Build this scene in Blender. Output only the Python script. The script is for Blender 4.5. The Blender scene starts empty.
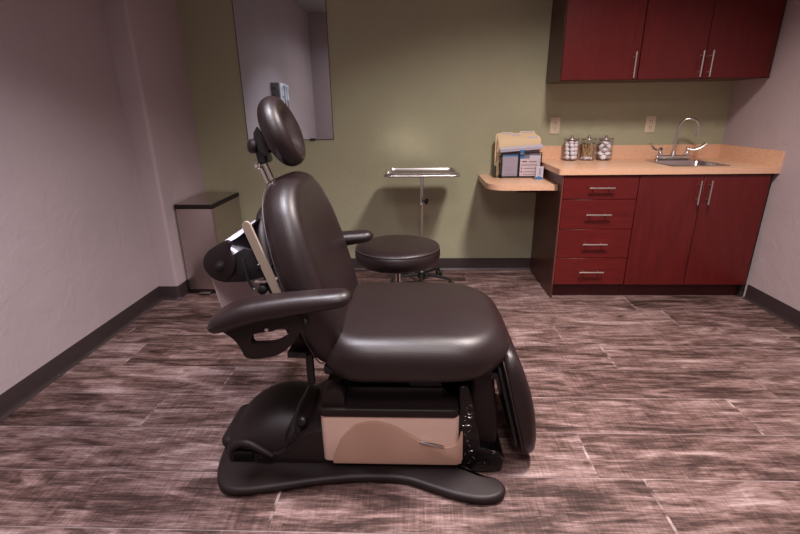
import bpy, bmesh, math, random
from mathutils import Vector, Matrix
from math import sin, cos, pi, radians
random.seed(7)
SC = bpy.context.scene
COL = SC.collection

# ------------------------------------------------------------------ camera
CAM_H, TILT, YAW, ROLL, FPX = 1.293, .3318, -.0379, -.0129, 456.1692
fwd = Vector((sin(YAW) * cos(TILT), cos(YAW) * cos(TILT), -sin(TILT)))
rgt = Vector((cos(YAW), -sin(YAW), 0))
upv = rgt.cross(fwd)
r2 = rgt * cos(ROLL) + upv * sin(ROLL)
u2 = upv * cos(ROLL) - rgt * sin(ROLL)
cd = bpy.data.cameras.new('camera')
cam = bpy.data.objects.new('camera', cd)
COL.objects.link(cam)
cam.matrix_world = Matrix(((r2.x, u2.x, -fwd.x, 0), (r2.y, u2.y, -fwd.y, 0), (r2.z, u2.z, -fwd.z, CAM_H), (0, 0, 0, 1)))
cd.sensor_fit = 'HORIZONTAL'
cd.sensor_width = 36
cd.lens = 36 * FPX / 800
cd.clip_start = .02
SC.camera = cam

# ------------------------------------------------------------------ world, light, exposure
SC.view_settings.view_transform = 'Standard'
SC.view_settings.look = 'None'
SC.view_settings.exposure = 0.05
SC.cycles.sample_clamp_indirect = 0
SC.cycles.blur_glossy = .3
SC.view_settings.gamma = 1
SC.view_settings.use_curve_mapping = False
W = bpy.data.worlds.new('world')
SC.world = W
W.use_nodes = True
W.node_tree.nodes['Background'].inputs[0].default_value = (.02, .02, .022, 1)
W.node_tree.nodes['Background'].inputs[1].default_value = 1.0
CEIL = 2.9
LAMPS = [  # x, y, size x, size y, watts, colour
    (.90, 1.66, .28, .46, 74.0, (1.0, .875, .83), 128),
    (-.60, 1.10, .28, .46, 27.0, (.94, .90, 1.0), 104),
    (.05, -.40, .50, 1.0, 44.0, (1.0, .88, .87), 155),  # unseen panel behind the camera, serving as front fill
]
for lx, ly, sx, sy, pw, lc, spr in LAMPS:
    ld = bpy.data.lights.new('troffer_light', 'AREA')
    ld.shape = 'RECTANGLE'
    ld.size, ld.size_y = sx, sy
    ld.energy = pw
    ld.color = lc
    ld.spread = radians(spr)
    lo = bpy.data.objects.new('troffer_light', ld)
    lo.location = (lx, ly, CEIL - .06)
    COL.objects.link(lo)

# ------------------------------------------------------------------ materials
def mat(name, col=(.5, .5, .5), rough=.5, metal=0.0, spec=.5, coat=0.0, trans=0.0, ior=1.45, emis=None, estr=0):
    m = bpy.data.materials.new(name)
    m.use_nodes = True
    b = m.node_tree.nodes['Principled BSDF']
    b.inputs['Base Color'].default_value = (*col, 1)
    b.inputs['Roughness'].default_value = rough
    b.inputs['Metallic'].default_value = metal
    b.inputs['Specular IOR Level'].default_value = spec
    b.inputs['Coat Weight'].default_value = coat
    b.inputs['Transmission Weight'].default_value = trans
    b.inputs['IOR'].default_value = ior
    if emis:
        b.inputs['Emission Color'].default_value = (*emis, 1)
        b.inputs['Emission Strength'].default_value = estr
    return m

def nd(m, t, **k):
    n = m.node_tree.nodes.new(t)
    for a, v in k.items():
        if a in n.inputs and not hasattr(n, a): n.inputs[a].default_value = v
        else: setattr(n, a, v)
    return n
def lk(m, a, b): m.node_tree.links.new(a, b)
def bs(m): return m.node_tree.nodes['Principled BSDF']
def obco(m, scale=(1, 1, 1), kind='Object'):
    t = nd(m, 'ShaderNodeTexCoord'); mp = nd(m, 'ShaderNodeMapping')
    mp.inputs['Scale'].default_value = scale
    lk(m, t.outputs[kind], mp.inputs[0]); return mp.outputs[0]
def noise(m, co, scale, detail=4, rough=.55, dist=0):
    n = nd(m, 'ShaderNodeTexNoise')
    n.inputs['Scale'].default_value = scale; n.inputs['Detail'].default_value = detail
    n.inputs['Roughness'].default_value = rough; n.inputs['Distortion'].default_value = dist
    lk(m, co, n.inputs['Vector']); return n.outputs[0]
def ramp(m, fac, stops):
    r = nd(m, 'ShaderNodeValToRGB'); e = r.color_ramp.elements
    while len(e) < len(stops): e.new(.5)
    for i, (p, c) in enumerate(stops):
        e[i].position = p; e[i].color = (*c, 1)
    lk(m, fac, r.inputs[0]); return r.outputs[0]
def bump(m, h, strength, dist=.01):
    b = nd(m, 'ShaderNodeBump'); b.inputs['Strength'].default_value = strength; b.inputs['Distance'].default_value = dist
    lk(m, h, b.inputs['Height']); lk(m, b.outputs[0], bs(m).inputs['Normal'])
def mixc(m, fac, a, b, mode='MIX'):
    x = nd(m, 'ShaderNodeMix', data_type='RGBA', blend_type=mode)
    for sock, v in ((x.inputs[0], fac), (x.inputs[6], a), (x.inputs[7], b)):
        if isinstance(v, (int, float)): sock.default_value = v
        elif isinstance(v, tuple): sock.default_value = (*v, 1)
        else: lk(m, v, sock)
    return x.outputs[2]
def math_n(m, op, a, b=0.0, c=0.0):
    x = nd(m, 'ShaderNodeMath', operation=op)
    for i, v in enumerate((a, b, c)):
        if isinstance(v, (int, float)): x.inputs[i].default_value = v
        else: lk(m, v, x.inputs[i])
    return x.outputs[0]

def wall_mat(name, c, bumpk=.24):
    m = mat(name, c, .75, spec=.25)
    co = obco(m)
    n1 = noise(m, co, 7, 5, .6, .3)
    n2 = noise(m, co, 38, 4, .6)
    r1 = ramp(m, n1, [(.46, (0, 0, 0)), (.56, (1, 1, 1))])
    h = mixc(m, .35, r1, n2)
    bump(m, h, bumpk, .006)
    n3 = noise(m, co, 1.4, 3)
    lk(m, ramp(m, n3, [(.3, tuple(x * .95 for x in c)), (.7, tuple(x * 1.04 for x in c))]), bs(m).inputs['Base Color'])
    return m
M_WALL = wall_mat('mauve_white_wall_paint', (.455, .375, .39))
M_GREEN = wall_mat('sage_green_wall_paint', (.365, .362, .245), .25)
M_CEIL = mat('ceiling_paint', (.42, .40, .39), .9)
M_BASE = mat('brown_vinyl_baseboard', (.040, .027, .028), .42)

def leather(name, c, rough=.36):
    m = mat(name, c, rough, spec=.55, coat=.12); bs(m).inputs['Coat Roughness'].default_value = .34
    co = obco(m)
    n = noise(m, co, 330, 2, .5)
    n2 = noise(m, co, 9, 3, .5)
    bump(m, mixc(m, .3, n, n2), .30, .003)
    lk(m, math_n(m, 'MULTIPLY_ADD', n2, .12, rough - .06), bs(m).inputs['Roughness'])
    return m
M_LEATH = leather('dark_brown_upholstery', (.0125, .0060, .0064), .42)
M_SEAM = mat('seam_piping', (.045, .032, .032), .5)
M_PLAS = mat('dark_brown_plastic', (.013, .0075, .0078), .50, spec=.35)
bump(M_PLAS, noise(M_PLAS, obco(M_PLAS), 600, 1), .15, .001)
M_BLACK = mat('black_metal', (.009, .008, .009), .42)
M_BLKG = mat('glossy_black_plastic', (.003, .0025, .003), .25)
bump(M_BLKG, noise(M_BLKG, obco(M_BLKG), 22, 4, .6, 1.5), .4, .01)
M_BEIGE = mat('beige_enamel', (.66, .48, .40), .45)
M_BEIGE2 = mat('tan_enamel_panel', (.42, .265, .20), .45)
M_BAR = mat('beige_painted_bar', (.28, .225, .175), .45)
M_PAPER = mat('white_paper', (.50, .48, .57), .8)
M_PAPERB = mat('exam_paper_sheet', (.80, .72, .72), .8)
def translucent(m, c, f):
    t = nd(m, 'ShaderNodeBsdfTranslucent'); t.inputs[0].default_value = (*c, 1)
    x = nd(m, 'ShaderNodeMixShader'); x.inputs[0].default_value = f
    lk(m, bs(m).outputs[0], x.inputs[1]); lk(m, t.outputs[0], x.inputs[2]); lk(m, x.outputs[0], m.node_tree.nodes['Material Output'].inputs[0])
translucent(M_PAPERB, (.85, .76, .76), .5)
M_CHROME = mat('chrome', (.74, .73, .71), .17, 1.0)
M_NICKEL = mat('brushed_nickel', (.72, .66, .62), .32, 1.0)
M_STEEL = mat('brushed_stainless_steel', (.55, .49, .47), .30, 1.0)
_c = obco(M_STEEL, (2, 2, 220)); _n = noise(M_STEEL, _c, 2, 2)
lk(M_STEEL, math_n(M_STEEL, 'MULTIPLY_ADD', _n, .16, .22), bs(M_STEEL).inputs['Roughness'])
M_TRAY = mat('polished_steel_tray', (.80, .77, .76), .27, 1.0)
M_SINK = mat('satin_sink_steel', (.62, .58, .57), .25, 1.0)
M_MIRROR = mat('silvered_mirror', (.72, .83, .86), .015, 1.0)
M_IVORY = mat('ivory_plastic', (.62, .54, .40), .4)
M_SLOT = mat('dark_slot', (.03, .025, .02), .6)
M_GLASS = mat('clear_glass', (.97, .97, .97), .02, trans=1.0, ior=1.12)
_t = nd(M_GLASS, 'ShaderNodeBsdfTransparent'); _g = nd(M_GLASS, 'ShaderNodeBsdfGlossy'); _g.inputs['Roughness'].default_value = .03
_l = nd(M_GLASS, 'ShaderNodeLayerWeight'); _f = nd(M_GLASS, 'ShaderNodeMath', operation='MULTIPLY_ADD'); _p = math_n(M_GLASS, 'POWER', _l.outputs['Facing'], 3.0); lk(M_GLASS, _p, _f.inputs[0]); _f.inputs[1].default_value = .55; _f.inputs[2].default_value = .04; _x = nd(M_GLASS, 'ShaderNodeMixShader')
_t.inputs[0].default_value = (.95, .95, .95, 1)
lk(M_GLASS, _f.outputs[0], _x.inputs[0]); lk(M_GLASS, _t.outputs[0], _x.inputs[1]); lk(M_GLASS, _g.outputs[0], _x.inputs[2]); lk(M_GLASS, _x.outputs[0], M_GLASS.node_tree.nodes['Material Output'].inputs[0])
M_COTTON = mat('white_cotton', (.93, .90, .96), .95)
M_WOODST = mat('pale_swab_wood', (.62, .43, .22), .7)
M_MANILA = mat('manila_card', (.74, .57, .36), .75)
M_BLUE = mat('blue_print', (.04, .17, .36), .6)
M_RUBBER = mat('black_rubber', (.012, .011, .011), .6)
M_GREYBOX = mat('grey_enamel', (.22, .20, .21), .4)
M_WHPL = mat('white_plastic', (.65, .66, .70), .4)
M_DIFF = mat('light_diffuser', (.8, .8, .8), .6, emis=(1, .95, .92), estr=1.6)
M_TFRAME = mat('white_steel_frame', (.7, .7, .7), .5)

def wood_red(name, c0, c1, vertical=True):
    m = mat(name, c0, .36, spec=.5)
    co = obco(m, (9, 9, 1.2) if vertical else (1.2, 9, 9))
    n = noise(m, co, 3, 6, .6, 1.2)
    n2 = noise(m, obco(m, (120, 120, 8) if vertical else (8, 120, 120)), 1, 2)
    f = math_n(m, 'MULTIPLY_ADD', n2, .35, math_n(m, 'MULTIPLY', n, .65))
    lk(m, ramp(m, f, [(.35, c0), (.65, c1)]), bs(m).inputs['Base Color'])
    return m
M_RED = wood_red('cherry_red_stained_wood', (.080, .0062, .0058), (.122, .0098, .0088))
M_REDH = wood_red('cherry_red_drawer_wood', (.088, .0064, .0060), (.132, .0100, .0090), False)
M_SIDE = wood_red('shaded_cherry_wood', (.060, .018, .014), (.090, .027, .020))  # cherry red with side shade and green wall bounce mixed into its colour
M_TOE = mat('dark_cherry_toe_kick', (.060, .008, .009), .5)
M_EDGE = mat('cabinet_edge_band', (.16, .045, .038), .45)

def laminate():
    m = mat('speckled_peach_laminate', (.6, .38, .25), .32)
    co = obco(m)
    n = noise(m, co, 160, 3, .7)
    n2 = noise(m, co, 3, 2)
    a = ramp(m, n, [(.30, (.42, .215, .115)), (.46, (.72, .44, .285)), (.60, (.76, .48, .32)), (.74, (.86, .62, .46))])
    lk(m, a, bs(m).inputs['Base Color'])
    return m
M_LAM = laminate()

def floor_mat():
    m = mat('weathered_vinyl_plank', (.3, .2, .2), .42, spec=.28)
    at = nd(m, 'ShaderNodeAttribute', attribute_name='seed')
    geo = nd(m, 'ShaderNodeTexCoord')
    sep = nd(m, 'ShaderNodeSeparateColor'); lk(m, at.outputs['Color'], sep.inputs[0])
    off = nd(m, 'ShaderNodeVectorMath', operation='MULTIPLY_ADD')
    lk(m, at.outputs['Color'], off.inputs[0]); off.inputs[1].default_value = (37, 19, 23); lk(m, geo.outputs['Object'], off.inputs[2])
    def mp(s, rz=0):
        q = nd(m, 'ShaderNodeMapping'); q.inputs['Scale'].default_value = s; q.inputs['Rotation'].default_value = (0, 0, rz)
        lk(m, off.outputs[0], q.inputs[0]); return q.outputs[0]
    big = noise(m, mp((1.5, 6.5, 1)), 1.8, 5, .6, 1.0)         # light and dark clouds along the plank
    mid = noise(m, mp((3.0, 24.0, 1)), 2.4, 8, .78, .8)         # grain streaks
    fine = noise(m, mp((10, 150, 1)), 1.2, 3, .6)               # fine grain lines
    saw = noise(m, mp((125, 7, 1), .30), 1.0, 2, .7)            # cross saw marks
    saw2 = noise(m, mp((125, 7, 1), -.38), 1.0, 2, .7)
    patch = noise(m, mp((3, 5, 1)), 1.3, 3, .5)
    ring = nd(m, 'ShaderNodeTexWave', bands_direction='Y'); ring.inputs['Scale'].default_value = 2.2; ring.inputs['Distortion'].default_value = 7; ring.inputs['Detail'].default_value = 2; ring.inputs['Detail Scale'].default_value = .9
    lk(m, mp((1.2, 3.5, 1)), ring.inputs['Vector'])
    sawp = math_n(m, 'MULTIPLY', math_n(m, 'SUBTRACT', saw, .5), ramp(m, patch, [(.42, (.05, .05, .05)), (.58, (.9, .9, .9))]))
    sawq = math_n(m, 'MULTIPLY', math_n(m, 'SUBTRACT', saw2, .5), ramp(m, patch, [(.40, (.8, .8, .8)), (.55, (.05, .05, .05))]))
    f = math_n(m, 'MULTIPLY_ADD', big, .74, -.06)
    f = math_n(m, 'MULTIPLY_ADD', mid, .62, math_n(m, 'SUBTRACT', f, .08))
    f = math_n(m, 'MULTIPLY_ADD', math_n(m, 'SUBTRACT', fine, .5), .24, f)
    f = math_n(m, 'MULTIPLY_ADD', math_n(m, 'SUBTRACT', ring.outputs[0], .5), .030, f)
    f = math_n(m, 'MULTIPLY_ADD', sawp, .24, f)
    f = math_n(m, 'MULTIPLY_ADD', sawq, .24, f)
    f = math_n(m, 'MULTIPLY_ADD', math_n(m, 'SUBTRACT', sep.outputs[0], .5), .07, f)
    fl = noise(m, mp((9, 55, 1)), 1.6, 5, .7, .4)               # dark pores
    f = math_n(m, 'MULTIPLY_ADD', ramp(m, fl, [(.36, (1, 1, 1)), (.45, (0, 0, 0))]), -.055, f)
    c = ramp(m, f, [(.38, (.026, .013, .011)), (.47, (.065, .036, .031)), (.55, (.128, .077, .069)), (.64, (.215, .142, .132)), (.74, (.34, .255, .245))])
    # joints: pale worn bevel along plank ends, dark hairline along the long sides
    uv = nd(m, 'ShaderNodeUVMap'); sx = nd(m, 'ShaderNodeSeparateXYZ'); lk(m, uv.outputs[0], sx.inputs[0])
    ex = math_n(m, 'LESS_THAN', sx.outputs[0], .010)
    wn = ramp(m, noise(m, geo.outputs['Object'], 14, 3), [(.46, (.0, .0, .0)), (.66, (.6, .6, .6))])
    c = mixc(m, math_n(m, 'MULTIPLY', ex, wn), c, (.46, .36, .36))
    ey = math_n(m, 'LESS_THAN', sx.outputs[1], .0022)
    c = mixc(m, math_n(m, 'MULTIPLY', ey, .75), c, (.05, .03, .03))
    ey2 = math_n(m, 'GREATER_THAN', sx.outputs[1], .2465)
    c = mixc(m, math_n(m, 'MULTIPLY', ey2, .35), c, (.46, .36, .36))
    lk(m, c, bs(m).inputs['Base Color'])
    bump(m, f, .25, .003)
    lk(m, math_n(m, 'MULTIPLY_ADD', f, -.20, .68), bs(m).inputs['Roughness'])
    return m
M_FLOOR = floor_mat()

# ------------------------------------------------------------------ mesh helpers (world coordinates)
def box(bm, a, b, bev=0.0, seg=2, mtx=None):
    r = bmesh.ops.create_cube(bm, size=1)
    vs = r['verts']
    s = Vector((b[0] - a[0], b[1] - a[1], b[2] - a[2])); c = (Vector(a) + Vector(b)) / 2
    for v in vs: v.co = Vector((v.co.x * s.x, v.co.y * s.y, v.co.z * s.z)) + c
    if bev > 0:
        es = list({e for v in vs for e in v.link_edges})
        r = bmesh.ops.bevel(bm, geom=es, offset=bev, segments=seg, profile=.5, affect='EDGES')
        vs = list({v for f in r['faces'] for v in f.verts} | {v for v in vs if v.is_valid})
    if mtx is not None:
        for v in vs: v.co = mtx @ v.co
    return vs
def rings(bm, rs, cap0=True, cap1=True, closed=True):
    vr = [[bm.verts.new(p) for p in r] for r in rs]
    n = len(rs[0])
    for i in range(len(rs) - 1):
        for j in range(n if closed else n - 1):
            k = (j + 1) % n
            try: bm.faces.new((vr[i][j], vr[i][k], vr[i + 1][k], vr[i + 1][j]))
            except ValueError: pass
    if cap0: bm.faces.new(list(reversed(vr[0])))
    if cap1: bm.faces.new(vr[-1])
    return vr
def frame_of(d):
    d = d.normalized()
    a = Vector((0, 0, 1)) if abs(d.z) < .9 else Vector((1, 0, 0))
    x = d.cross(a).normalized(); return x, d.cross(x).normalized()
def tube(bm, pts, r, n=12, cap=True):
    pts = [Vector(p) for p in pts]
    rs = []; x = None
    for i, p in enumerate(pts):
        d = (pts[min(i + 1, len(pts) - 1)] - pts[max(i - 1, 0)])
        if x is None: x, y = frame_of(d)
        else:
            d = d.normalized(); x = (x - d * x.dot(d)).normalized(); y = d.cross(x)
        rr = r[i] if isinstance(r, (list, tuple)) else r
        rs.append([p + (x * cos(2 * pi * k / n) + y * sin(2 * pi * k / n)) * rr for k in range(n)])
    rings(bm, rs, cap, cap)
def lathe(bm, prof, c=(0, 0, 0), axis=(0, 0, 1), n=32, cap0=True, cap1=True):
    ax = Vector(axis).normalized(); x, y = frame_of(ax); c = Vector(c)
    rs = [[c + ax * h + (x * cos(2 * pi * k / n) + y * sin(2 * pi * k / n)) * max(r, 1e-4) for k in range(n)] for r, h in prof]
    rings(bm, rs, cap0, cap1)
def smooth_path(pts, per=6, closed=False):
    P = [Vector(p) for p in pts]; out = []; n = len(P)
    rng = range(n) if closed else range(n - 1)
    for i in rng:
        p0 = P[(i - 1) % n] if closed or i > 0 else P[i]; p1 = P[i]; p2 = P[(i + 1) % n]
        p3 = P[(i + 2) % n] if closed or i + 2 < n else p2
        for k in range(per):
            t = k / per
            out.append(.5 * ((2 * p1) + (p2 - p0) * t + (2 * p0 - 5 * p1 + 4 * p2 - p3) * t * t + (3 * p1 - p0 - 3 * p2 + p3) * t ** 3))
    if not closed: out.append(P[-1])
    return out
def prism(bm, poly, d0, d1, plane='xz', bev=0.0, seg=2, holes=()):
    """poly in the named plane extruded along the third axis from d0 to d1"""
    def to(p, d):
        return {'xz': Vector((p[0], d, p[1])), 'xy': Vector((p[0], p[1], d)), 'yz': Vector((d, p[0], p[1]))}[plane]
    if not holes and bev == 0:
        rings(bm, [[to(p, d0) for p in poly], [to(p, d1) for p in poly]]); return
    t = bmesh.new(); es = []
    for loop in [poly] + list(holes):
        vs = [t.verts.new(to(p, d0)) for p in loop]
        es += [t.edges.new((vs[i], vs[(i + 1) % len(vs)])) for i in range(len(vs))]
    if holes: fs = [g for g in bmesh.ops.triangle_fill(t, edges=es, use_beauty=True)['geom'] if isinstance(g, bmesh.types.BMFace)]
    else: fs = [t.faces.new(t.verts[:])]
    r = bmesh.ops.extrude_face_region(t, geom=fs)
    mv = [g for g in r['geom'] if isinstance(g, bmesh.types.BMVert)]
    bmesh.ops.translate(t, verts=mv, vec=to((0, 0), d1) - to((0, 0), d0))
    bmesh.ops.recalc_face_normals(t, faces=t.faces[:])
    if bev > 0:
        t.normal_update()
        ee = [e for e in t.edges if len(e.link_faces) == 2 and e.calc_face_angle(0) > radians(50)]
        bmesh.ops.bevel(t, geom=ee, offset=bev, segments=seg, profile=.5, affect='EDGES', clamp_overlap=True)
    me = bpy.data.meshes.new('tmp'); t.to_mesh(me); t.free(); bm.from_mesh(me); bpy.data.meshes.remove(me)
def rrect(x0, x1, y0, y1, r, n=6):
    """rounded rectangle, r single or (bl, br, tr, tl)"""
    if not isinstance(r, (list, tuple)): r = (r,) * 4
    out = []
    for (cx, cy, a, rr) in ((x0 + r[0], y0 + r[0], pi, r[0]), (x1 - r[1], y0 + r[1], 1.5 * pi, r[1]), (x1 - r[2], y1 - r[2], 0, r[2]), (x0 + r[3], y1 - r[3], .5 * pi, r[3])):
        for k in range(n + 1):
            t = a + .5 * pi * k / n
            out.append((cx + rr * cos(t), cy + rr * sin(t)))
    return out
def resample(poly, n):
    P = [Vector((p[0], p[1])) for p in poly]; P.append(P[0])
    L = [0]
    for i in range(len(P) - 1): L.append(L[-1] + (P[i + 1] - P[i]).length)
    out = []; j = 0
    for k in range(n):
        s = L[-1] * k / n
        while L[j + 1] < s: j += 1
        t = (s - L[j]) / max(L[j + 1] - L[j], 1e-9)
        out.append(P[j].lerp(P[j + 1], t))
    return out
def cushion(bm, outline, thick, er, to3, n=72, top=None, bot=None, k=6, inner=7, seamk=None):
    """padded slab over an outline (u,v) in plane; w from -thick/2..thick/2; er edge radius; to3(u,v,w)"""
    P = resample(outline, n)
    area = sum(P[i].x * P[(i + 1) % n].y - P[(i + 1) % n].x * P[i].y for i in range(n))
    sg = 1 if area > 0 else -1
    N = []
    for i in range(n):
        t = (P[(i + 1) % n] - P[i - 1]).normalized(); N.append(Vector((-t.y, t.x)) * sg)
    C = sum(P, Vector((0, 0))) / n
    rs = []
    h = thick / 2
    top = top or (lambda u, v: 0); bot = bot or (lambda u, v: 0)
    def ring(inset, w, f, s=1.0):
        out = []
        for i in range(n):
            p = P[i] + N[i] * inset
            p = C + (p - C) * s
            out.append(to3(p.x, p.y, w + f(p.x, p.y)))
        return out
    for s in [x / inner for x in range(1, inner)]: rs.append(ring(er, -h, bot, s))
    for j in range(k + 1):
        a = .5 * pi * j / k; rs.append(ring(er * (1 - sin(a)), -h + er * (1 - cos(a)), bot))
    z0 = 0 if h > er else None
    for j in range(k + 1):
        a = .5 * pi * (1 - j / k); rs.append(ring(er * (1 - sin(a)), h - er * (1 - cos(a)), top))
    for s in [x / inner for x in range(inner - 1, 0, -1)]: rs.append(ring(er, h, top, s))
    rings(bm, rs)

def piping(bm, outline, inset, w, r, to3, n=90, f=None):
    P = resample(outline, n); pts = []
    area = sum(P[i].x * P[(i + 1) % n].y - P[(i + 1) % n].x * P[i].y for i in range(n)); sg = 1 if area > 0 else -1
    for i in range(n + 1):
        i %= n
        t = (P[(i + 1) % n] - P[i - 1]).normalized(); q = P[i] + Vector((-t.y, t.x)) * sg * inset
        pts.append(to3(q.x, q.y, w + (f(q.x, q.y) if f else 0)))
    tube(bm, pts, r, 6, False)

# ------------------------------------------------------------------ object helpers
ORG = {}
def mesh_obj(name, bm, m, parent=None, org=None, smooth=True):
    org = Vector(org) if org is not None else (ORG[parent.name] if parent else Vector((0, 0, 0)))
    bmesh.ops.recalc_face_normals(bm, faces=bm.faces[:])
    bmesh.ops.translate(bm, verts=bm.verts[:], vec=-org)
    me = bpy.data.meshes.new(name)
    bm.to_mesh(me); bm.free()
    for mm in (m if isinstance(m, (list, tuple)) else [m]): me.materials.append(mm)
    if smooth:
        me.shade_smooth()
        me.set_sharp_from_angle(angle=radians(38))
    o = bpy.data.objects.new(name, me)
    COL.objects.link(o)
    if parent: o.parent = parent
    else: o.location = org
    ORG[o.name] = org
    return o
def thing(name, label, cat, org, group=None):
    o = bpy.data.objects.new(name, None)
    o.empty_display_size = .1
    COL.objects.link(o); o.location = org
    ORG[o.name] = Vector(org)
    o['label'] = label; o['category'] = cat
    if group: o['group'] = group
    return o
def tag(o, label, cat, group=None, kind=None):
    o['label'] = label; o['category'] = cat
    if group: o['group'] = group
    if kind: o['kind'] = kind
    return o
def struct(name, bm, m, smooth=True):
    o = mesh_obj(name, bm, m, smooth=smooth); o['kind'] = 'structure'; return o
def BM(): return bmesh.new()
def dup(root, loc, label=None, rot=None):
    r = root.copy(); COL.objects.link(r); r.location = loc
    if rot: r.rotation_euler = rot
    if label: r['label'] = label
    def rec(a, b):
        for ch in list(a.children):
            c = ch.copy(); COL.objects.link(c); c.parent = b; rec(ch, c)
    rec(root, r)
    return r

# ------------------------------------------------------------------ the room
D, XL, XC, YC, XR, YB = 3.682, -1.871, -1.729, 3.025, 2.335, -1.45
HB = .103
T = .12
# floor: vinyl planks laid along x
b = BM(); seedl = b.loops.layers.float_color.new('seed'); uvl = b.loops.layers.uv.new('UVMap')
PL, PW = 1.325, .25
joints = {-1: .84, 0: .675, 1: .12, 2: -.96, 3: -1.594}
x0, x1, y0, y1 = XL - .05, XR + .05, YB - .05, D + .05
k = math.floor((y0 - 1.36) / PW)
while 1.36 + k * PW < y1:
    j = joints.get(k, (k * .47 + .31 * (k % 3)) % PL)
    s = j - math.ceil((j - x0) / PL) * PL
    ya, yb = max(1.36 + k * PW, y0), min(1.36 + (k + 1) * PW, y1)
    while s < x1:
        xa, xb = max(s, x0), min(s + PL, x1)
        if xb - xa > .001:
            vs = [b.verts.new(p) for p in ((xa, ya, 0), (xb, ya, 0), (xb, yb, 0), (xa, yb, 0))]
            f = b.faces.new(vs); sd = (random.random(), random.random(), random.random(), 1)
            for l in f.loops:
                l[seedl] = sd
                l[uvl].uv = (s + PL - l.vert.co.x, l.vert.co.y - (1.36 + k * PW))
        s += PL
    k += 1
struct('floor', b, M_FLOOR, smooth=False)
# walls
b = BM()
col = [(XL - T, YB - T), (XL, YB - T), (XL, YC)]
rr = .022
col += [(XC - rr + rr * cos(a), YC + rr + rr * sin(a)) for a in [-.5 * pi + .5 * pi * q / 6 for q in range(7)]]
col += [(XC, D), (XL - T, D)]
prism(b, col, -.02, CEIL, 'xy')
struct('wall_left', b, M_WALL)
b = BM(); box(b, (XL - T, D, -.02), (XR + T, D + T, CEIL)); struct('wall_back', b, M_GREEN)
b = BM(); box(b, (XR, YB - T, -.02), (XR + T, D, CEIL)); struct('wall_right', b, M_WALL)
b = BM(); box(b, (XL - T, YB - T, -.02), (XR + T, YB, CEIL)); struct('wall_front', b, M_WALL)
b = BM(); box(b, (XL - T, YB - T, CEIL), (XR + T, D + T, CEIL + .1)); struct('ceiling', b, M_CEIL)

def baseboard(name, path):
    """cove profile swept along a floor path; room lies on the left of the travel direction"""
    prof = [(0, HB), (.004, HB), (.0052, HB - .004), (.0052, .030), (.0065, .016), (.010, .007), (.018, .0018), (.018, 0), (0, 0)]
    b = BM(); rs = []
    P = [Vector((*p, 0)) for p in path]
    for i, p in enumerate(P):
        d0 = (P[i] - P[i - 1]).normalized() if i else None
        d1 = (P[i + 1] - P[i]).normalized() if i < len(P) - 1 else None
        n0 = Vector((-d0.y, d0.x, 0)) if d0 else None; n1 = Vector((-d1.y, d1.x, 0)) if d1 else None
        if n0 and n1:
            nn = (n0 + n1).normalized(); nn = nn / max(nn.dot(n0), .3)
        else: nn = n0 or n1
        rs.append([p + nn * a + Vector((0, 0, z + .0005)) for a, z in prof])
    rings(b, rs)
    return struct(name, b, M_BASE)
baseboard('baseboard_left', [(XC + .0005, D - .02), (XC + .0005, YC + .02)] + [(XC - rr + (rr + .0005) * cos(a), YC + rr + (rr + .0005) * sin(a)) for a in [-.5 * pi * q / 5 for q in range(6)]] + [(XL + .0005, YC - .0005), (XL + .0005, YB)])
baseboard('baseboard_back', [(.968, D - .0005), (XC + .02, D - .0005)])
baseboard('baseboard_right', [(XR - .0005, YB), (XR - .0005, D - .61)])

# ceiling light fittings (their own light is set at the top)
for i, (lx, ly, sx, sy, pw, lc, spr) in enumerate(LAMPS):
    t = thing('ceiling_light', ['recessed white ceiling light panel over the right side of the exam chair', 'recessed white ceiling light panel nearest the left wall', 'unseen white ceiling light panel behind the camera, serving as front fill'][i], 'light', (lx, ly, CEIL), 'ceiling light panels')
    b = BM()
    o_ = rrect(lx - sx / 2 - .04, lx + sx / 2 + .04, ly - sy / 2 - .04, ly + sy / 2 + .04, .004, 1)
    i_ = rrect(lx - sx / 2, lx + sx / 2, ly - sy / 2, ly + sy / 2, .004, 1)
    prism(b, o_, CEIL - .03, CEIL - .001, 'xy', holes=[i_]); mesh_obj('light_frame', b, M_TFRAME, t)
    b = BM(); box(b, (lx - sx / 2 + .001, ly - sy / 2 + .001, CEIL - .02), (lx + sx / 2 - .001, ly + sy / 2 - .001, CEIL - .012)); mesh_obj('diffuser', b, M_DIFF, t)

# ------------------------------------------------------------------ exam chair
CY = 1.63
ch = thing('exam_chair', 'dark brown padded power exam chair with beige base in the middle of the room', 'chair', (-.2, CY, 0))
CB = 1.555
def mir_y(poly): return [(x, 2 * CB - y) for x, y in reversed(poly)]
# base plate
near = smooth_path([(-.770, 1.555, 0), (-.765, 1.45, 0), (-.745, 1.34, 0), (-.70, 1.262, 0), (-.63, 1.240, 0), (-.50, 1.262, 0), (-.36, 1.292, 0), (-.20, 1.312, 0), (-.05, 1.308, 0), (.06, 1.268, 0), (.14, 1.238, 0), (.23, 1.222, 0), (.295, 1.240, 0), (.315, 1.285, 0), (.285, 1.325, 0), (.22, 1.345, 0), (.19, 1.40, 0), (.185, 1.555, 0)], 5)
npl = [(p.x, p.y) for p in near][:-1]
outl = npl + mir_y(npl)
b = BM()
cushion(b, outl, .034, .016, lambda u, v, w: Vector((u, v, .0185 + w)), n=150, k=4, inner=2)
mesh_obj('base_plate', b, M_PLAS, ch)
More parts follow.
